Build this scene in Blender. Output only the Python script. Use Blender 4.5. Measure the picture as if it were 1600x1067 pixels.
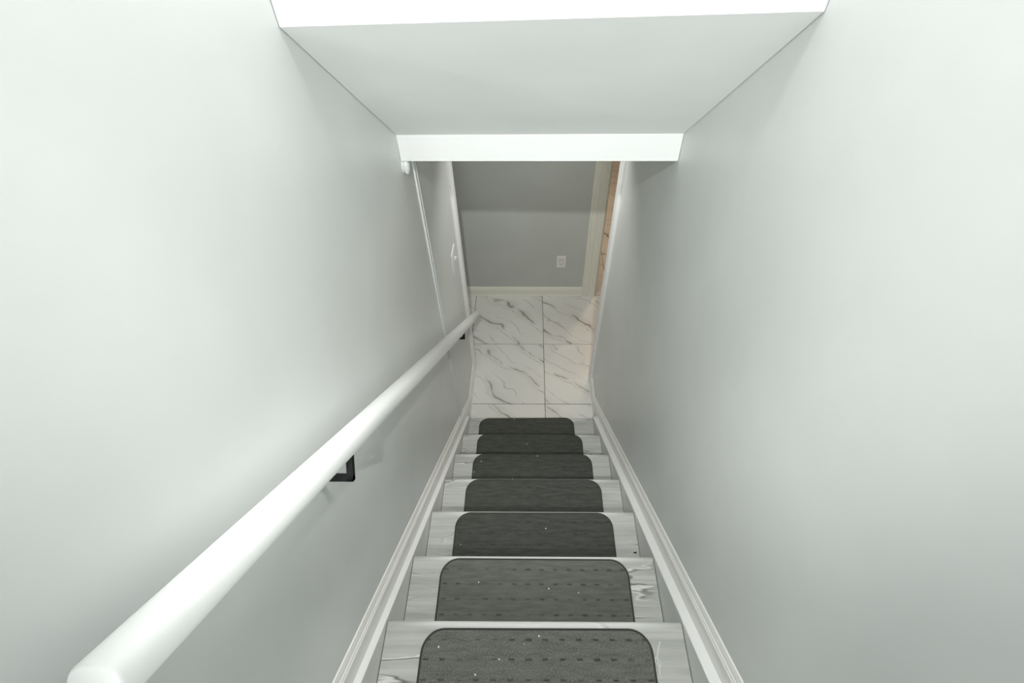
import bpy, bmesh, math, random
from mathutils import Vector, Matrix

for o in list(bpy.data.objects):
    bpy.data.objects.remove(o)
scn = bpy.context.scene
COL = scn.collection
rng = random.Random(7)

# ------------------------------------------------------------------ camera
RISE, RUN = 0.2, 0.24448
F_PX, CX, CY = 758.52, 822.14, 533.93          # in a 1600 x 1067 frame
PITCH, YAW, ROLL = 0.83123, -0.00804, -0.00322
cam_d = bpy.data.cameras.new('camera')
cam = bpy.data.objects.new('camera', cam_d)
COL.objects.link(cam)
cam_d.sensor_fit = 'HORIZONTAL'
cam_d.sensor_width = 36.0
cam_d.lens = F_PX / 1600 * 36.0
cam_d.shift_x = -(CX - 800) / 1600
cam_d.shift_y = (CY - 533.5) / 1600
cam_d.clip_start = 0.02
fw = Vector((math.sin(YAW) * math.cos(PITCH), math.cos(YAW) * math.cos(PITCH), -math.sin(PITCH)))
rt = Vector((math.cos(YAW), -math.sin(YAW), 0))
up = rt.cross(fw)
c_, s_ = math.cos(ROLL), math.sin(ROLL)
r2, u2 = c_ * rt + s_ * up, -s_ * rt + c_ * up
M = Matrix((r2, u2, -fw)).transposed().to_4x4()
M.translation = Vector((-0.01776, -0.3423, 1.54188))
cam.matrix_world = M
scn.camera = cam

# ------------------------------------------------------------------ world, lights, exposure
scn.view_settings.view_transform = 'Standard'
scn.view_settings.look = 'None'
scn.view_settings.exposure = 0.0
scn.view_settings.gamma = 1.0
scn.view_settings.use_curve_mapping = False
w = bpy.data.worlds.new('world')
scn.world = w
w.use_nodes = True
w.node_tree.nodes['Background'].inputs[0].default_value = (0.975, 0.995, 0.985, 1)
w.node_tree.nodes['Background'].inputs[1].default_value = 0.25


def lamp(name, kind, loc, power, color, size=0.2, aim=None, size_y=None, cone=None, spread=None):
    d = bpy.data.lights.new(name, kind)
    d.energy = power
    d.color = color
    if kind == 'AREA':
        d.size = size
        d.shape = 'DISK'
        if size_y:
            d.shape = 'RECTANGLE'
            d.size_y = size_y
        if spread:
            d.spread = math.radians(spread)
    else:
        d.shadow_soft_size = size
        if cone:
            d.spot_size = math.radians(cone)
            d.spot_blend = .6
    o = bpy.data.objects.new(name, d)
    COL.objects.link(o)
    o.location = loc
    if aim:
        o.rotation_euler = (Vector(aim) - Vector(loc)).to_track_quat('-Z', 'Y').to_euler()
    o['kind'] = 'helper'
    return o


lamp('hall_spot_light', 'SPOT', (0.0, -1.08, 2.45), 165, (1.0, 1.0, 0.98), 0.025, (0.0, 2.1, -0.85), None, 42)
lamp('stair_fill_spot', 'SPOT', (0.0, 0.1, 2.70), 115, (1.0, 0.995, 0.975), 0.08, (0.0, 0.06, 0), None, 34)  # added spot without a fixture, brightens the upper treads
lamp('bulkhead_fill_light', 'POINT', (0.0, 0.42, 2.0), 7.4, (0.985, 1.0, 0.995), 0.1)  # added point fill, no real lamp here; lifts bulkhead and upper walls
lamp('hall_fill_light', 'AREA', (0.0, -3.0, 1.1), 5.0, (0.975, 1.0, 0.99), 0.85, (0.0, 0.0, 1.0), 1.6, None, 45)  # added area fill behind the camera for sloped ceiling and header, no window
lamp('landing_fill_light', 'AREA', (0.05, 2.0, 0.74), 3.3, (1.0, 0.995, 0.925), 0.3, (0.05, 2.0, -1.4), None, None, 120)  # added overhead fill for the landing walls and floor, no fixture
lamp('hallway_lamp_light', 'AREA', (-0.95, 2.5, 0.72), 1.5, (1.0, 0.97, 0.85), 0.35, (-0.95, 2.5, -1.4))
lamp('room_lamp_light', 'POINT', (1.05, 3.75, 0.5), 20, (1.0, 0.78, 0.58), 0.08)


# ------------------------------------------------------------------ materials
def srgb(r, g, b):
    f = lambda c: (c / 255) / 12.92 if c / 255 <= .04045 else ((c / 255 + .055) / 1.055) ** 2.4
    return (f(r), f(g), f(b), 1)


class NT:
    def __init__(s, name):
        s.m = bpy.data.materials.new(name)
        s.m.use_nodes = True
        s.t = s.m.node_tree
        s.b = s.t.nodes['Principled BSDF']

    def n(s, typ, **kw):
        nd = s.t.nodes.new(typ)
        for k, v in kw.items():
            if k.startswith('i_'):
                key = k[2:]
                key = int(key) if key.isdigit() else key.replace('_', ' ')
                nd.inputs[key].default_value = v
            else:
                setattr(nd, k, v)
        return nd

    def l(s, a, b):
        s.t.links.new(a, b)

    def math(s, op, a, b=None, c=None):
        nd = s.t.nodes.new('ShaderNodeMath')
        nd.operation = op
        for i, v in enumerate((a, b, c)):
            if v is None:
                continue
            if isinstance(v, (int, float)):
                nd.inputs[i].default_value = v
            else:
                s.l(v, nd.inputs[i])
        return nd.outputs[0]

    def mix(s, fac, a, b):
        nd = s.t.nodes.new('ShaderNodeMix')
        nd.data_type = 'RGBA'
        for v, i in ((fac, 0), (a, 6), (b, 7)):
            if isinstance(v, (tuple, list, float, int)):
                nd.inputs[i].default_value = v
            else:
                s.l(v, nd.inputs[i])
        return nd.outputs[2]

    def ramp(s, src, p0, p1):
        nd = s.t.nodes.new('ShaderNodeMapRange')
        nd.inputs[1].default_value = p0
        nd.inputs[2].default_value = p1
        s.l(src, nd.inputs[0])
        return nd.outputs[0]

    def bump(s, h, strength, dist):
        nd = s.n('ShaderNodeBump', i_Strength=strength, i_Distance=dist)
        s.l(h, nd.inputs['Height'])
        s.l(nd.outputs[0], s.b.inputs['Normal'])


def paint(name, rgb, rough=.5, spec=.4, blotch=.03, texture=0.12):
    t = NT(name)
    co = t.n('ShaderNodeTexCoord')
    n1 = t.n('ShaderNodeTexNoise', i_Scale=3.5, i_Detail=3.0)
    t.l(co.outputs['Object'], n1.inputs['Vector'])
    n2 = t.n('ShaderNodeTexNoise', i_Scale=260.0, i_Detail=2.0)
    t.l(co.outputs['Object'], n2.inputs['Vector'])
    a = srgb(*rgb)
    lo = tuple(c * (1 - blotch) for c in a[:3]) + (1,)
    hi = tuple(min(1, c * (1 + blotch)) for c in a[:3]) + (1,)
    t.l(t.mix(t.ramp(n1.outputs[0], .3, .7), lo, hi), t.b.inputs['Base Color'])
    t.b.inputs['Roughness'].default_value = rough
    t.b.inputs['Specular IOR Level'].default_value = spec
    if texture:
        t.bump(n2.outputs[0], texture, .0006)
    return t.m


WALL = paint('pale_grey_wall_paint', (226, 229, 227), .42, .45)
WALLB = paint('grey_wall_paint', (196, 200, 196), .55, .3)
CEIL = paint('flat_ceiling_paint', (238, 241, 239), .8, .2)
WHITE = paint('white_trim_paint', (243, 244, 243), .4, .4, .012, .05)
HEADW = paint('white_header_paint', (226, 228, 227), .6, .25, .01, .05)
CREAM = paint('cream_casing_paint', (236, 236, 225), .45, .4, .012, .05)
TRIMG = paint('off_white_moulding_paint', (243, 243, 240), .38, .45, .02, .05)
STRG = paint('grey_stringer_paint', (232, 234, 231), .5, .3, .03, .05)
RAILW = paint('gloss_white_rail_paint', (236, 238, 236), .35, .45, .008, .03)
BLACK = paint('black_metal_bracket', (9, 10, 10), .6, .3, .05, .05)
PLAST = paint('white_plastic_plate', (238, 238, 236), .3, .5, .005, 0)
DARK = paint('dark_slot', (40, 40, 38), .6, .2, .05, 0)
GROUT = paint('grey_grout', (66, 62, 54), .8, .2, .1, .2)
PINKW = paint('beige_room_wall', (205, 190, 172), .7, .2)


def marble():
    t = NT('white_marble_tile')
    co = t.n('ShaderNodeTexCoord')
    oi = t.n('ShaderNodeObjectInfo')
    ofs = t.n('ShaderNodeVectorMath', operation='SCALE')
    comb = t.n('ShaderNodeCombineXYZ', i_X=17.0, i_Y=9.0, i_Z=31.0)
    t.l(comb.outputs[0], ofs.inputs[0])
    t.l(oi.outputs['Random'], ofs.inputs['Scale'])
    add = t.n('ShaderNodeVectorMath', operation='ADD')
    t.l(co.outputs['Object'], add.inputs[0])
    t.l(ofs.outputs[0], add.inputs[1])
    P = add.outputs[0]
    dn = t.n('ShaderNodeTexNoise', i_Scale=2.6, i_Detail=4.0, i_Roughness=.5)
    t.l(P, dn.inputs['Vector'])
    d1 = t.n('ShaderNodeVectorMath', operation='SCALE', i_Scale=.30)
    t.l(dn.outputs['Color'], d1.inputs[0])
    wp = t.n('ShaderNodeVectorMath', operation='ADD')
    t.l(P, wp.inputs[0])
    t.l(d1.outputs[0], wp.inputs[1])
    # bands that run down to the right
    sep = t.n('ShaderNodeSeparateXYZ')
    t.l(wp.outputs[0], sep.inputs[0])
    u = t.math('ADD', t.math('MULTIPLY', sep.outputs[0], .66), t.math('MULTIPLY', sep.outputs[1], .75))

    def veins(freq, width, phase):
        s = t.math('SINE', t.math('MULTIPLY_ADD', u, freq, phase))
        a = t.math('ABSOLUTE', s)
        return t.math('SUBTRACT', 1.0, t.ramp(a, 0.0, width))
    amp = t.n('ShaderNodeTexNoise', i_Scale=5.0, i_Detail=2.0)
    t.l(P, amp.inputs['Vector'])
    gate = t.ramp(amp.outputs[0], .42, .58)
    v1 = t.math('MULTIPLY', t.math('POWER', veins(13.0, .16, 0.3), 1.1), gate)
    v2 = t.math('MULTIPLY', veins(26.0, .16, 1.4), t.ramp(amp.outputs[0], .56, .40))
    v2 = t.math('MULTIPLY', v2, .55)
    v = t.math('MINIMUM', t.math('ADD', v1, v2), 1.0)
    halo = t.math('MULTIPLY', veins(13.0, .7, 0.3), t.math('MULTIPLY', gate, .30))
    cl = t.n('ShaderNodeTexNoise', i_Scale=2.4, i_Detail=3.0)
    t.l(P, cl.inputs['Vector'])
    base = t.mix(t.ramp(cl.outputs[0], .3, .7), srgb(222, 221, 217), srgb(234, 233, 231))
    base = t.mix(halo, base, srgb(176, 172, 160))
    base = t.mix(t.math('MULTIPLY', v, .78), base, srgb(104, 98, 84))
    t.l(base, t.b.inputs['Base Color'])
    t.b.inputs['Roughness'].default_value = .22
    t.b.inputs['Specular IOR Level'].default_value = .45
    return t.m


def laminate():
    t = NT('whitewashed_wood_laminate')
    co = t.n('ShaderNodeTexCoord')
    oi = t.n('ShaderNodeObjectInfo')
    comb = t.n('ShaderNodeCombineXYZ', i_X=11.0, i_Y=23.0, i_Z=5.0)
    ofs = t.n('ShaderNodeVectorMath', operation='SCALE')
    t.l(comb.outputs[0], ofs.inputs[0])
    t.l(oi.outputs['Random'], ofs.inputs['Scale'])
    add = t.n('ShaderNodeVectorMath', operation='ADD')
    t.l(co.outputs['Object'], add.inputs[0])
    t.l(ofs.outputs[0], add.inputs[1])
    mp = t.n('ShaderNodeMapping')
    mp.inputs['Scale'].default_value = (1.0, 20.0, 3.0)
    t.l(add.outputs[0], mp.inputs['Vector'])
    g1 = t.n('ShaderNodeTexNoise', i_Scale=3.0, i_Detail=6.0, i_Roughness=.6, i_Distortion=.6)
    t.l(mp.outputs[0], g1.inputs['Vector'])
    base = t.mix(t.ramp(g1.outputs[0], .25, .75), srgb(164, 166, 162), srgb(200, 202, 198))
    # long cracks in the grain: thin dark lines with a pale lip
    mp2 = t.n('ShaderNodeMapping')
    mp2.inputs['Scale'].default_value = (.8, 4.2, 1.0)
    t.l(add.outputs[0], mp2.inputs['Vector'])
    g2 = t.n('ShaderNodeTexNoise', i_Scale=2.3, i_Detail=4.0, i_Roughness=.45)
    t.l(mp2.outputs[0], g2.inputs['Vector'])
    gate = t.n('ShaderNodeTexNoise', i_Scale=4.5, i_Detail=1.0)
    t.l(add.outputs[0], gate.inputs['Vector'])
    gt = t.ramp(gate.outputs[0], .46, .62)
    d = t.math('ABSOLUTE', t.math('SUBTRACT', g2.outputs[0], .5))
    line = t.math('MULTIPLY', t.math('SUBTRACT', 1.0, t.ramp(d, .0, .011)), gt)
    d2 = t.math('ABSOLUTE', t.math('SUBTRACT', g2.outputs[0], .516))
    lip = t.math('MULTIPLY', t.math('SUBTRACT', 1.0, t.ramp(d2, .0, .010)), gt)
    base = t.mix(t.math('MULTIPLY', lip, .7), base, srgb(236, 237, 234))
    base = t.mix(t.math('MULTIPLY', line, .85), base, srgb(70, 70, 66))
    # broad smoky streaks
    mp3 = t.n('ShaderNodeMapping')
    mp3.inputs['Scale'].default_value = (1.2, 6.0, 1.0)
    t.l(add.outputs[0], mp3.inputs['Vector'])
    g3 = t.n('ShaderNodeTexNoise', i_Scale=3.0, i_Detail=3.0)
    t.l(mp3.outputs[0], g3.inputs['Vector'])
    base = t.mix(t.math('MULTIPLY', t.ramp(g3.outputs[0], .55, .8), .5), base, srgb(140, 142, 139))
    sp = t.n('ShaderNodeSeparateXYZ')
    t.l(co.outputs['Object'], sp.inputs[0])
    nose_light = t.math('MULTIPLY', t.ramp(sp.outputs[1], -.024, -.008), t.ramp(t.math('ABSOLUTE', sp.outputs[0]), .40, .27))  # bright strip along the nosing: light on the edge painted into the colour
    base = t.mix(t.math('MULTIPLY', nose_light, .75), base, srgb(240, 241, 238))
    t.l(base, t.b.inputs['Base Color'])
    t.b.inputs['Roughness'].default_value = .45
    t.b.inputs['Specular IOR Level'].default_value = .4
    t.bump(g1.outputs[0], .15, .001)
    return t.m


def carpet(name, dash_strength, fuzz, fleck, lo=(76, 78, 73), hi=(94, 96, 91)):
    t = NT(name)
    co = t.n('ShaderNodeTexCoord')
    oi = t.n('ShaderNodeObjectInfo')
    P = co.outputs['Object']
    sep = t.n('ShaderNodeSeparateXYZ')
    t.l(P, sep.inputs[0])
    # rows of short pressed dashes: one every 46 mm along x, rows 46 mm apart
    fx = t.math('ABSOLUTE', t.math('SUBTRACT', t.math('FRACT', t.math('DIVIDE', sep.outputs[0], .046)), .5))
    fy = t.math('ABSOLUTE', t.math('SUBTRACT', t.math('FRACT', t.math('DIVIDE', t.math('ADD', sep.outputs[1], 10.0075), .046)), .5))
    jn = t.n('ShaderNodeTexNoise', i_Scale=26.0, i_Detail=3.0)
    t.l(P, jn.inputs['Vector'])
    jit = t.math('MULTIPLY', t.math('SUBTRACT', jn.outputs[0], .5), .12)
    dx = t.math('SUBTRACT', 1.0, t.ramp(t.math('ADD', fx, jit), .13, .21))
    dy = t.math('SUBTRACT', 1.0, t.ramp(t.math('ADD', fy, jit), .035, .075))
    dash = t.math('MULTIPLY', dx, dy)
    gn = t.n('ShaderNodeTexNoise', i_Scale=7.0, i_Detail=2.0)
    t.l(P, gn.inputs['Vector'])
    dash = t.math('MULTIPLY', dash, t.ramp(gn.outputs[0], .32, .56))
    fz = t.n('ShaderNodeTexNoise', i_Scale=300.0, i_Detail=3.0, i_Roughness=.7)
    t.l(P, fz.inputs['Vector'])
    mp = t.n('ShaderNodeMapping')
    mp.inputs['Scale'].default_value = (14.0, 90.0, 10.0)
    t.l(P, mp.inputs['Vector'])
    st = t.n('ShaderNodeTexNoise', i_Scale=1.0, i_Detail=3.0)
    t.l(mp.outputs[0], st.inputs['Vector'])
    base = t.mix(t.ramp(st.outputs[0], .3, .7), srgb(*lo), srgb(*hi))
    base = t.mix(t.math('MULTIPLY', t.ramp(fz.outputs[0], .45, .75), fuzz), base, srgb(140, 142, 138))
    base = t.mix(t.math('MULTIPLY', dash, dash_strength), base, srgb(24, 25, 24))
    # scattered lint
    off = t.n('ShaderNodeVectorMath', operation='SCALE')
    cb = t.n('ShaderNodeCombineXYZ', i_X=3.0, i_Y=7.0, i_Z=0.0)
    t.l(cb.outputs[0], off.inputs[0])
    t.l(oi.outputs['Random'], off.inputs['Scale'])
    pa = t.n('ShaderNodeVectorMath', operation='ADD')
    t.l(P, pa.inputs[0])
    t.l(off.outputs[0], pa.inputs[1])
    vo = t.n('ShaderNodeTexVoronoi', i_Scale=30.0)
    t.l(pa.outputs[0], vo.inputs['Vector'])
    vs = t.n('ShaderNodeSeparateColor')
    t.l(vo.outputs['Color'], vs.inputs[0])
    spot = t.math('MULTIPLY', t.math('LESS_THAN', vo.outputs['Distance'], .07), t.math('LESS_THAN', vs.outputs[0], fleck))
    base = t.mix(spot, base, srgb(225, 226, 222))
    t.l(base, t.b.inputs['Base Color'])
    t.b.inputs['Roughness'].default_value = .95
    t.b.inputs['Specular IOR Level'].default_value = .1
    h = t.math('SUBTRACT', t.math('MULTIPLY', fz.outputs[0], .4), dash)
    t.bump(h, .5, .002)
    return t.m


MARBLE, LAM = marble(), laminate()
MAT_A = carpet('charcoal_carpet_worn', .62, .9, .30, (88, 89, 84), (108, 109, 104))
MAT_B = carpet('charcoal_carpet', .5, .25, .16, (92, 93, 88), (110, 111, 106))
MAT_C = carpet('charcoal_carpet_smooth', .25, .10, .12, (64, 66, 62), (80, 82, 77))
MAT_E = paint('charcoal_binding', (66, 68, 65), .9, .1, .08, .3)


# ------------------------------------------------------------------ mesh helpers
def finish(name, bm, mat, parent=None, smooth=False, loc=(0, 0, 0)):
    bmesh.ops.recalc_face_normals(bm, faces=bm.faces[:])
    me = bpy.data.meshes.new(name)
    bm.to_mesh(me)
    bm.free()
    me.materials.append(mat)
    if smooth:
        for p in me.polygons:
            p.use_smooth = True
    o = bpy.data.objects.new(name, me)
    COL.objects.link(o)
    o.location = loc
    if parent:
        o.parent = parent
    return o


def box(bm, x0, x1, y0, y1, z0, z1, bevel=0.0):
    vs = [bm.verts.new((x, y, z)) for x in (x0, x1) for y in (y0, y1) for z in (z0, z1)]
    fs = [bm.faces.new([vs[i] for i in q]) for q in ((0, 1, 3, 2), (4, 6, 7, 5), (0, 4, 5, 1), (2, 3, 7, 6), (0, 2, 6, 4), (1, 5, 7, 3))]
    bmesh.ops.recalc_face_normals(bm, faces=fs)
    if bevel:
        es = list({e for f in fs for e in f.edges})
        bmesh.ops.bevel(bm, geom=es, offset=bevel, segments=2, affect='EDGES', profile=.5)


def sweep(bm, rings, cap=True):
    """rings: lists of points with equal counts, joined one to the next"""
    R = [[bm.verts.new(p) for p in r] for r in rings]
    n = len(R[0])
    for a, b in zip(R, R[1:]):
        for i in range(n):
            bm.faces.new((a[i], a[(i + 1) % n], b[(i + 1) % n], b[i]))
    if cap:
        bm.faces.new(R[0])
        bm.faces.new(R[-1][::-1])


def tag(o, label, cat, group=None, kind=None):
    o['label'] = label
    o['category'] = cat
    if group:
        o['group'] = group
    if kind:
        o['kind'] = kind
    return o


def thing(name, label, cat, loc=(0, 0, 0), group=None):
    o = bpy.data.objects.new(name, None)
    COL.objects.link(o)
    o.location = loc
    o.empty_display_size = .05
    return tag(o, label, cat, group)


def struct(name, bm, mat, label, cat, **kw):
    return tag(finish(name, bm, mat, **kw), label, cat, kind='structure')


def sbox(name, b, mat, label, cat, bevel=0.0):
    bm = bmesh.new()
    box(bm, *b, bevel)
    return struct(name, bm, mat, label, cat)


# ------------------------------------------------------------------ setting
XL, XR = -0.447, 0.457            # the two stair walls
FZ = -7 * RISE                    # landing floor
YB = 2.912                        # wall across the landing
CZ = 0.768                        # underside of the ceiling over the landing
YL, YR = 2.085, 1.962             # where the stair walls end at the landing
TOPZ = 2.75
T = 0.12

sbox('wall_left', (XL - T, XL, -3.2, YL, FZ, TOPZ), WALL, 'tall pale grey painted wall behind the white handrail', 'wall')
sbox('wall_right', (XR, XR + T, -3.2, YR, FZ, TOPZ), WALL, 'tall bare pale grey painted wall on the side without a handrail', 'wall')

# wall across the landing, with a doorway at its right
bm = bmesh.new()
DX0, DX1, DZ1 = 0.578, 1.34, 0.62
box(bm, -2.2, DX0, YB, YB + T, FZ, CZ)
box(bm, DX1, 2.2, YB, YB + T, FZ, CZ)
box(bm, DX0, DX1, YB, YB + T, DZ1, CZ)
struct('wall_back', bm, WALLB, 'darker grey wall across the tiled landing with an outlet low on it', 'wall')
sbox('wall_hall_left', (-2.32, -2.2, YL - T, YB + T, FZ, CZ), WALLB, 'grey wall closing the landing hallway on the handrail side', 'wall')
sbox('wall_hall_right', (2.2, 2.32, YR - T, YB + T, FZ, CZ), WALLB, 'grey wall closing the landing hallway on the doorway side', 'wall')
sbox('wall_hall_front', (-2.2, XL - T, YL - T, YL, FZ, CZ), WALLB, 'grey hallway wall around the corner from the handrail wall', 'wall')
sbox('wall_hall_near', (XR + T, 2.2, YR - T, YR, FZ, CZ), WALLB, 'grey hallway wall around the corner from the bare stair wall', 'wall')
# room behind the doorway
bm = bmesh.new()
RX0, RX1, RY1 = 0.2, 2.6, 6.6
box(bm, RX0 - T, RX0, YB + T, RY1, FZ, CZ)
box(bm, RX1, RX1 + T, YB + T, RY1, FZ, CZ)
box(bm, RX0 - T, RX1 + T, RY1, RY1 + T, FZ, CZ)
struct('wall_room', bm, PINKW, 'warm beige walls of the room seen through the doorway', 'wall')

# sloped ceiling over the flight (a slab a hair narrower than the shaft: the dark joint along the walls)
A0, B0 = (-.4455, .613, 1.292), (.4555, .578, 1.3225)
A1, B1 = (-.4455, 1.198, .838), (.4555, 1.134, .872)
HA, HB = (-.4455, 1.192, .7525), (.4555, 1.128, .7865)
bm = bmesh.new()
V = Vector


def slab(bm, q, thick):
    q = [V(p) for p in q]
    n = (q[1] - q[0]).cross(q[3] - q[0]).normalized() * thick
    a = [bm.verts.new(p) for p in q]
    b = [bm.verts.new(p + n) for p in q]
    bm.faces.new(a)
    bm.faces.new(b[::-1])
    for i in range(4):
        bm.faces.new((a[i], b[i], b[(i + 1) % 4], a[(i + 1) % 4]))


slab(bm, (A0, B0, B1, A1), .05)
me_o = struct('ceiling', bm, CEIL, 'sloped pale grey ceiling running down over the stairs', 'ceiling')
bm = bmesh.new()
slab(bm, (HA, HB, B1, A1), -.1)
struct('wall_header', bm, HEADW, 'bright white header band above the opening to the landing', 'header')
bm = bmesh.new()
slab(bm, (A0, B0, (B0[0], B0[1] + .003, TOPZ), (A0[0], A0[1] + .003, TOPZ)), -.1)
struct('wall_bulkhead', bm, WHITE, 'white upright bulkhead above the top edge of the sloped ceiling', 'wall')
bm = bmesh.new()
box(bm, -2.3, 2.7, 1.2, RY1 + T, CZ, CZ + .1)
struct('ceiling.001', bm, CEIL, 'flat ceiling over the landing behind the white header', 'ceiling')
sbox('ceiling.002', (XL - T, XR + T, -3.2, .75, TOPZ, TOPZ + .1), CEIL, 'flat ceiling over the head of the stairs', 'ceiling')
sbox('floor.001', (XL, XR, -3.2, -RUN - .02, RISE - .2, RISE), LAM, 'pale wood floor at the head of the stairs', 'floor')

# tiled landing: grout bed with a tile object for every tile
fl = sbox('floor', (-2.2, 2.6, 1.2, RY1, FZ - .1, FZ - .002), GROUT, 'landing floor of white marble tiles with dark veins', 'floor')
TS, G = 0.592, 0.0035
tile_me = {}


def tile(x0, x1, y0, y1):
    key = (round(x1 - x0, 4), round(y1 - y0, 4))
    if key not in tile_me:
        b = bmesh.new()
        hx, hy = key[0] / 2, key[1] / 2
        box(b, -hx, hx, -hy, hy, -.009, 0, 0)
        top = [e for e in b.edges if all(v.co.z > -.001 for v in e.verts)]
        bmesh.ops.bevel(b, geom=top, offset=.001, segments=1, affect='EDGES')
        bmesh.ops.recalc_face_normals(b, faces=b.faces[:])
        m = bpy.data.meshes.new('tile')
        b.to_mesh(m)
        b.free()
        m.materials.append(MARBLE)
        tile_me[key] = m
    o = bpy.data.objects.new('tile', tile_me[key])
    COL.objects.link(o)
    o.parent = fl
    o.location = ((x0 + x1) / 2, (y0 + y1) / 2, FZ + rng.uniform(-.0004, .0004))


GX, GY = 0.103, 1.724
for j in range(-1, 8):
    for i in range(-4, 5):
        x0, x1 = GX + i * TS + G / 2, GX + (i + 1) * TS - G / 2
        y0, y1 = GY + j * TS + G / 2, GY + (j + 1) * TS - G / 2
        x0, x1 = max(x0, -2.2), min(x1, 2.6)
        y0 = max(y0, 1.42)
        y1 = min(y1, RY1)
        if x1 - x0 < .05 or y1 - y0 < .05:
            continue
        if j >= 2 and x1 < .15:
            continue
        tile(x0, x1, y0, y1)


# baseboards of the landing
def baseboard(name, p0, p1, nrm, mat, label):
    """moulded board along p0-p1, standing on the landing, profile growing along nrm"""
    prof = [(0, 0), (.0165, 0), (.0165, .008), (.0125, .012), (.0125, .068), (.0095, .074), (.0105, .079), (.006, .088), (.004, .095), (0, .097)]
    n = V((nrm[0], nrm[1], 0))
    bm = bmesh.new()
    sweep(bm, [[V((p[0], p[1], FZ)) + n * d + V((0, 0, h)) for d, h in prof] for p in (p0, p1)])
    return struct(name, bm, mat, label, 'baseboard')


baseboard('baseboard_left', (XL, 1.60), (XL, 2.03), (1, 0), TRIMG, 'short white baseboard on the landing under the handrail end')
baseboard('baseboard_right', (XR, 1.60), (XR, 1.90), (-1, 0), TRIMG, 'short white baseboard on the landing at the bare wall')
baseboard('baseboard_back', (-2.2, YB), (.455, YB), (0, -1), CREAM, 'long cream baseboard along the grey wall across the landing')


# corner casings at the two wall ends
def casing(name, sx, xw, y0, y1, label):
    prof = [(0, y0), (.010, y0), (.017, y0 + .006), (.019, y0 + .015), (.015, y0 + .022), (.017, y0 + .032), (.020, y1 - .004), (.018, y1), (0, y1)]
    bm = bmesh.new()
    sweep(bm, [[V((xw + sx * d, y, z)) for d, y in prof] for z in (FZ, CZ)])
    return struct(name, bm, WHITE, label, 'trim')


casing('trim_1', 1, XL, 2.028, YL, 'white corner casing where the handrail wall ends at the landing')
casing('trim_2', -1, XR, 1.899, YR, 'white corner casing where the bare wall ends at the landing')

# cream door casing on the wall across the landing, left of the doorway
bm = bmesh.new()
prof = [(.452, 0), (.452, .010), (.456, .014), (.468, .015), (.471, .009), (.478, .009), (.482, .014), (.496, .015), (.499, .010), (.505, .010), (.509, .022), (.515, .024), (.562, .024), (.574, .014), (.578, 0), (.578, -.12), (.560, -.12), (.560, 0)]
sweep(bm, [[V((x, YB - d, z)) for x, d in prof] for z in (FZ, .60)])
struct('trim_3', bm, CREAM, 'cream moulded door casing beside the doorway to the warm room', 'trim')
bm = bmesh.new()
box(bm, .452, 1.46, YB - .02, YB, .60, .70, .003)
struct('trim_4', bm, CREAM, 'cream head casing over the doorway, hidden above the header', 'trim')

# flush strip down the left wall (seam cover)
bm = bmesh.new()
prof = [(0, 0), (.0055, .0005), (.0065, .003), (.0065, .0105), (.0030, .012), (.0030, .030), (.0065, .0315), (.0065, .039), (.0055, .0415), (0, .042)]
sweep(bm, [[V((XL + d, 1.338 + y + k, z)) for d, y in prof] for z, k in ((-1.08, .006), (.69, -.005))])
struct('trim_5', bm, WALL, 'thin vertical seam strip on the handrail wall, painted pale grey', 'trim')

# small white peg on the left wall under the header
bm = bmesh.new()
rings = []
for k, (z, r) in enumerate([(.700, .004), (.706, .009), (.720, .013), (.736, .014), (.748, .010), (.752, .004)]):
    rings.append([V((XL + .012 + .9 * r * math.cos(a), 1.205 + r * math.sin(a), z)) for a in [2 * math.pi * i / 12 for i in range(12)]])
sweep(bm, rings)
sweep(bm, [[V((XL + d, 1.205 + .016 * math.cos(a), .728 + .024 * math.sin(a))) for a in [2 * math.pi * i / 16 for i in range(16)]] for d in (0, .004)])
tag(finish('wall_peg', bm, WALL, smooth=False), 'small rounded pale peg on the handrail wall just under the header', 'peg')

# ------------------------------------------------------------------ staircase
st = thing('staircase', 'straight flight of pale wood laminate stairs going down to the tiled landing', 'staircase', (0, 0, 0))
HW = 0.4125
NS = 7


def tread_mesh():
    bm = bmesh.new()
    th, r = .030, .013
    prof = [(-RUN - .03, 0), (-r, 0)]
    for i in range(1, 6):
        a = math.pi / 2 * i / 5
        prof.append((-r + r * math.sin(a), -r + r * math.cos(a)))
    prof += [(-.001, -th + .006), (-.006, -th), (-RUN - .03, -th)]
    sweep(bm, [[V((x, y, z)) for y, z in prof] for x in (-HW, HW)])
    return bm


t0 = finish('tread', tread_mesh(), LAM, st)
bm = bmesh.new()
box(bm, -HW, HW, -.034, -.020, -RISE, -.030)
r0 = finish('riser', bm, LAM, st)
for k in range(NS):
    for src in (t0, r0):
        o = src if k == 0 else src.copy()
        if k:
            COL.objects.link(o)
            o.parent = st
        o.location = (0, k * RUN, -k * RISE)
SL = RISE / RUN


def along(y):
    return -SL * y


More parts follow.
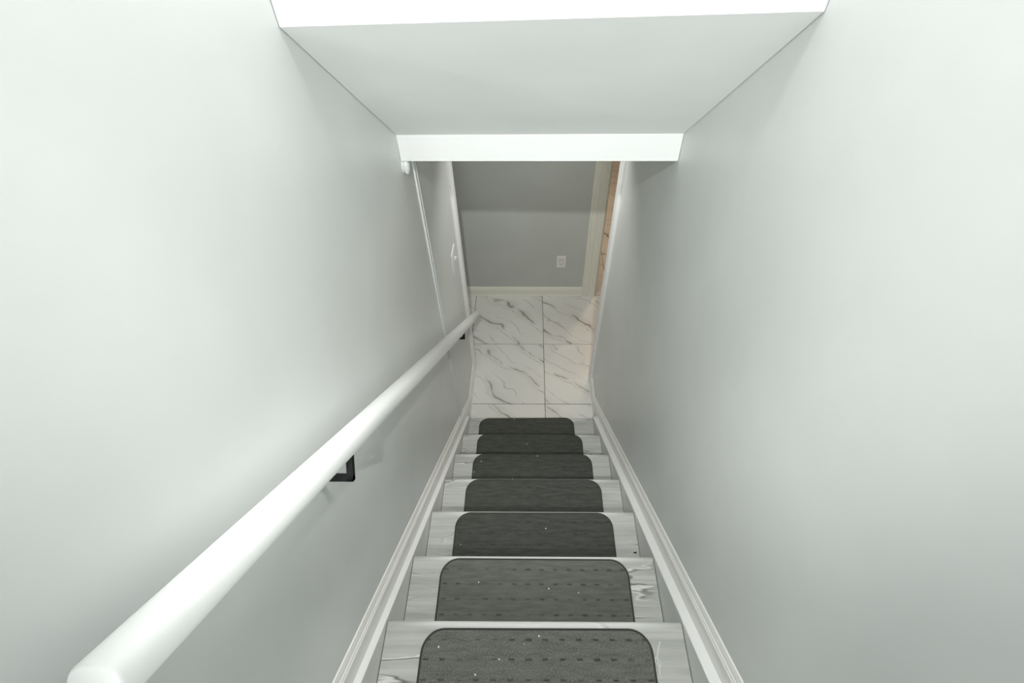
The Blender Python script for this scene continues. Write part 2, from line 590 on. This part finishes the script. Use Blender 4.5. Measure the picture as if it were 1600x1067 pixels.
for s, xw in ((-1, XL), (1, XR)):
    # stringer: its upper edge follows the nosings and shows as a lit ledge
    bm = bmesh.new()
    xi, xo = s * (HW + .0026), xw - s * .0005
    ys, ye = -1.3 * RUN, 1.500
    pts = [(ys, along(ys) + .004), (ye, along(ye) + .004), (ye, FZ), (1.30, FZ), (ys, along(ys) - .34)]
    xl = xw - s * .0135
    sweep(bm, [[V((x, y, z)) for y, z in pts] for x in (xi, xo)])
    finish('stringer', bm, STRG, st)
    # small rounded lip along the ledge
    bm = bmesh.new()
    prof = [(xi, .0045), (xi, .0065), (xi + s * .003, .0085), (xl, .0095), (xl, .0045)]
    sweep(bm, [[V((x, y, along(y) + h)) for x, h in prof] for y in (ys, 1.470)])
    lip = finish('ledge_cap', bm, WHITE, st)
    # moulded skirting board that runs with the slope
    bm = bmesh.new()
    prof = [(.0006, .004), (.0128, .004), (.0128, .070), (.0095, .074), (.0112, .080), (.0070, .085), (.0085, .091), (.0040, .106), (.0006, .108)]
    e = 1.640
    sweep(bm, [[V((xw - s * d, y + h * .0, along(y) + h)) for d, h in prof] for y in (ys, 1.44)] +
          [[V((xw - s * d, 1.44 + (h + along(1.44) - FZ) / SL * .0 + .255, max(FZ + .004, along(1.695) + h))) for d, h in prof]])
    finish('skirting_board', bm, TRIMG, st)

# ------------------------------------------------------------------ stair mats
def rrect(x0, x1, y0, y1, rf, rb, n=8):
    """outline with corner radius rf at the nosing end, rb at the riser end"""
    pts = []
    for cx, cy, r, a0 in ((x1 - rf, y1 - rf, rf, 0), (x0 + rf, y1 - rf, rf, 90), (x0 + rb, y0 + rb, rb, 180), (x1 - rb, y0 + rb, rb, 270)):
        for i in range(n + 1):
            a = math.radians(a0 + 90 * i / n)
            pts.append((cx + r * math.cos(a), cy + r * math.sin(a)))
    return pts


names = ['the topmost step shown, worn, fuzzy and flecked with white lint',
         'the second step from the top, dotted with dark dashes',
         'the third step from the top, with a few white specks',
         'the middle step, fourth up from the tiled landing',
         'the third step up from the tiled landing',
         'the second step up from the tiled landing',
         'the lowest step, its far edge at the marble tiles']
# x range, gap to the nosing, slight turn
mats = [(-.309, .321, .0205, .002), (-.314, .322, .0125, -.002), (-.311, .3215, .0095, .001), (-.309, .322, .009, 0), (-.312, .319, .006, .001), (-.3225, .303, .004, -.004), (-.3435, .281, .0015, .012)]
for k, (x0, x1, gap, rot) in enumerate(mats):
    cxm = (x0 + x1) / 2
    y1, y0 = -gap, -.222
    m = thing('stair_mat', 'charcoal carpet stair mat on ' + names[k], 'mat', (cxm, k * RUN, -k * RISE), 'stair mats')
    m.rotation_euler.z = rot
    hx = (x1 - x0) / 2
    bm = bmesh.new()
    lay = []
    for ins, z in ((0, .0008), (0, .0045), (.002, .0062)):
        lay.append([V((x, y, z)) for x, y in rrect(-hx + ins, hx - ins, y0 + ins, y1 - ins, .060 - ins, .012 - ins)])
    sweep(bm, lay)
    finish('carpet', bm, MAT_A if k == 0 else MAT_B if k < 2 else MAT_C, m)
    bm = bmesh.new()
    o0 = rrect(-hx - .0005, hx + .0005, y0 - .0005, y1 + .0005, .0605, .0125)
    o1 = rrect(-hx + .006, hx - .006, y0 + .006, y1 - .006, .054, .006)
    sweep(bm, [[V((x, y, .0008)) for x, y in o0], [V((x, y, .0052)) for x, y in o0],
               [V((x, y, .0070)) for x, y in rrect(-hx + .0025, hx - .0025, y0 + .0025, y1 - .0025, .0575, .0095)],
               [V((x, y, .0060)) for x, y in o1]], cap=False)
    finish('bound_edge', bm, MAT_E, m)


# ------------------------------------------------------------------ handrail
XH = -0.380
hr = thing('handrail', 'long white handrail on black metal brackets along the left-hand wall', 'handrail', (XH, -.28, 1.08))
N0, N1 = V((XH, -.286, 1.0472)), V((XH, 2.062, -.812))
ax = (N1 - N0).normalized()
perp = V((0, -ax.z, ax.y))
if perp.z < 0:
    perp = -perp
side = V((1, 0, 0))


def rail_prof(s):
    pts = []
    for i in range(24):
        a = 2 * math.pi * i / 24
        x, y = math.cos(a), math.sin(a)
        e = .82
        px = math.copysign(abs(x) ** e, x) * .0246
        py = math.copysign(abs(y) ** e, y) * (.0235 if y > 0 else .0265)
        pts.append((px * s, py * s))
    return pts


Ln = (N1 - N0).length
stations = [(0, .90), (.001, .95), (.004, 1.0), (Ln * .25, 1), (Ln * .5, 1), (Ln * .75, 1), (Ln - .012, 1), (Ln - .005, .93), (Ln - .001, .78), (Ln, .62)]
bm = bmesh.new()
sweep(bm, [[N0 + ax * d + side * px + perp * py - hr.location for px, py in rail_prof(s)] for d, s in stations])
rail = finish('rail', bm, RAILW, hr, smooth=True)
rail.data.polygons[len(rail.data.polygons) - 1].use_smooth = False


def bar(bm, p, q, w, wdir):
    p, q = V(p), V(q)
    d = (q - p).normalized()
    a = V(wdir).normalized() * w / 2
    b = d.cross(a).normalized() * w / 2
    sweep(bm, [[c + a + b, c - a + b, c - a - b, c + a - b] for c in (p, q)])


for (yc, zc) in ((.114, .6335), (1.473, -.419)):
    C = V((XH + .004, yc, zc))
    # foot on the rail axis above this corner
    t = (C - N0).dot(ax)
    R = N0 + ax * t
    R.x = C.x
    bm = bmesh.new()
    w = .0125
    up_ = (R - C).normalized()
    bar(bm, C - up_ * w / 2 - hr.location, C + up_ * .052 - hr.location, w, (1, 0, 0))
    bar(bm, C + V((w / 2, 0, 0)) - hr.location, V((XL + .005, C.y, C.z)) - hr.location, w, ax)
    b = finish('bracket', bm, BLACK, hr)
    b['label'] = 'black square-bar bracket'
    bm = bmesh.new()
    bar(bm, V((XL, C.y, C.z)) - hr.location, V((XL + .005, C.y, C.z)) - hr.location, .022, ax)
    finish('wall_plate', bm, BLACK, b)
    bm = bmesh.new()
    bar(bm, R - perp * .026 - ax * .035 - hr.location, R - perp * .026 + ax * .035 - hr.location, .006, (1, 0, 0))
    finish('saddle', bm, BLACK, b)

# ------------------------------------------------------------------ wall plates
ou = thing('wall_outlet', 'white electrical outlet low on the grey wall across the landing', 'outlet', (.253, YB, -1.022))
bm = bmesh.new()
box(bm, -.037, .037, -.006, 0, -.060, .060, .002)
finish('cover_plate', bm, PLAST, ou)
bm = bmesh.new()
box(bm, -.0175, .0175, -.0085, -.006, -.034, .034, .0008)
so = finish('receptacle', bm, PLAST, ou)
bm = bmesh.new()
for zc in (-.018, .018):
    box(bm, -.0085, -.0055, -.0088, -.0085, zc - .005, zc + .005)
    box(bm, .0055, .0085, -.0088, -.0085, zc - .004, zc + .004)
    box(bm, -.0025, .0025, -.0088, -.0085, zc - .012, zc - .007)
finish('slot', bm, DARK, so)
bm = bmesh.new()
for q in ((-.0195, .0195, .0345, .0358), (-.0195, .0195, -.0358, -.0345)):
    box(bm, q[0], q[1], -.0064, -.0058, q[2], q[3])
for q in ((-.0195, -.0182), (.0182, .0195)):
    box(bm, q[0], q[1], -.0064, -.0058, -.0345, .0345)
finish('recess_line', bm, DARK, ou)

sw = thing('light_switch', 'white light switch plate seen edge-on near the end of the handrail wall', 'switch', (XL, 1.858, -.178))
bm = bmesh.new()
box(bm, 0, .006, -.060, .060, -.066, .066, .002)
finish('cover_plate', bm, PLAST, sw)
bm = bmesh.new()
sweep(bm, [[V((x, .006 + y, z)) for y, z in ((-.0055, z0), (.0055, z0), (.0055, z1), (-.0055, z1))] for x, z0, z1 in ((.005, -.012, .012), (.008, -.006, .012), (.018, .004, .013))])
finish('toggle', bm, PLAST, sw)
for zc in (-.048, .048):
    bm = bmesh.new()
    sweep(bm, [[V((x, .006 + .0032 * math.cos(t), zc + .0032 * math.sin(t))) for t in [2 * math.pi * i / 10 for i in range(10)]] for x in (.0055, .0068)])
    finish('screw', bm, PLAST, sw)

# ------------------------------------------------------------------ litter on the treads
cu = bmesh.new()


def thread(bm, pts, r):
    P = [V(p) for p in pts]
    rings = []
    for i, p in enumerate(P):
        d = (P[min(i + 1, len(P) - 1)] - P[max(i - 1, 0)]).normalized()
        a = d.cross(V((0, 0, 1))).normalized()
        b = d.cross(a)
        rings.append([p + a * r * math.cos(k * math.pi / 3) + b * r * math.sin(k * math.pi / 3) for k in range(6)])
    sweep(bm, rings)


thread(cu, [(.345, -.050, .003), (.338, -.064, .0035), (.333, -.078, .003), (.329, -.090, .004), (.331, -.100, .003), (.332, -.112, .003), (.330, -.128, .003)], .0011)
thread(cu, [(.329, -.088, .003), (.334, -.094, .004), (.337, -.101, .003), (.334, -.109, .003)], .0009)
thread(cu, [(.326, -.086, .003), (.323, -.096, .004), (.327, -.104, .003)], .0009)
tag(finish('frayed_thread', cu, WHITE), 'white frayed thread on the topmost tread beside the worn mat', 'thread')
bm = bmesh.new()
box(bm, -.005, .004, -.002, .002, .0003, .003, .0006)
box(bm, .003, .006, -.004, .004, .0003, .003, .0006)
tag(finish('plastic_chip', bm, BLACK, loc=(.395, 2 * RUN - .165, -2 * RISE)), 'tiny black plastic chip at the edge of the third tread from the top', 'chip')
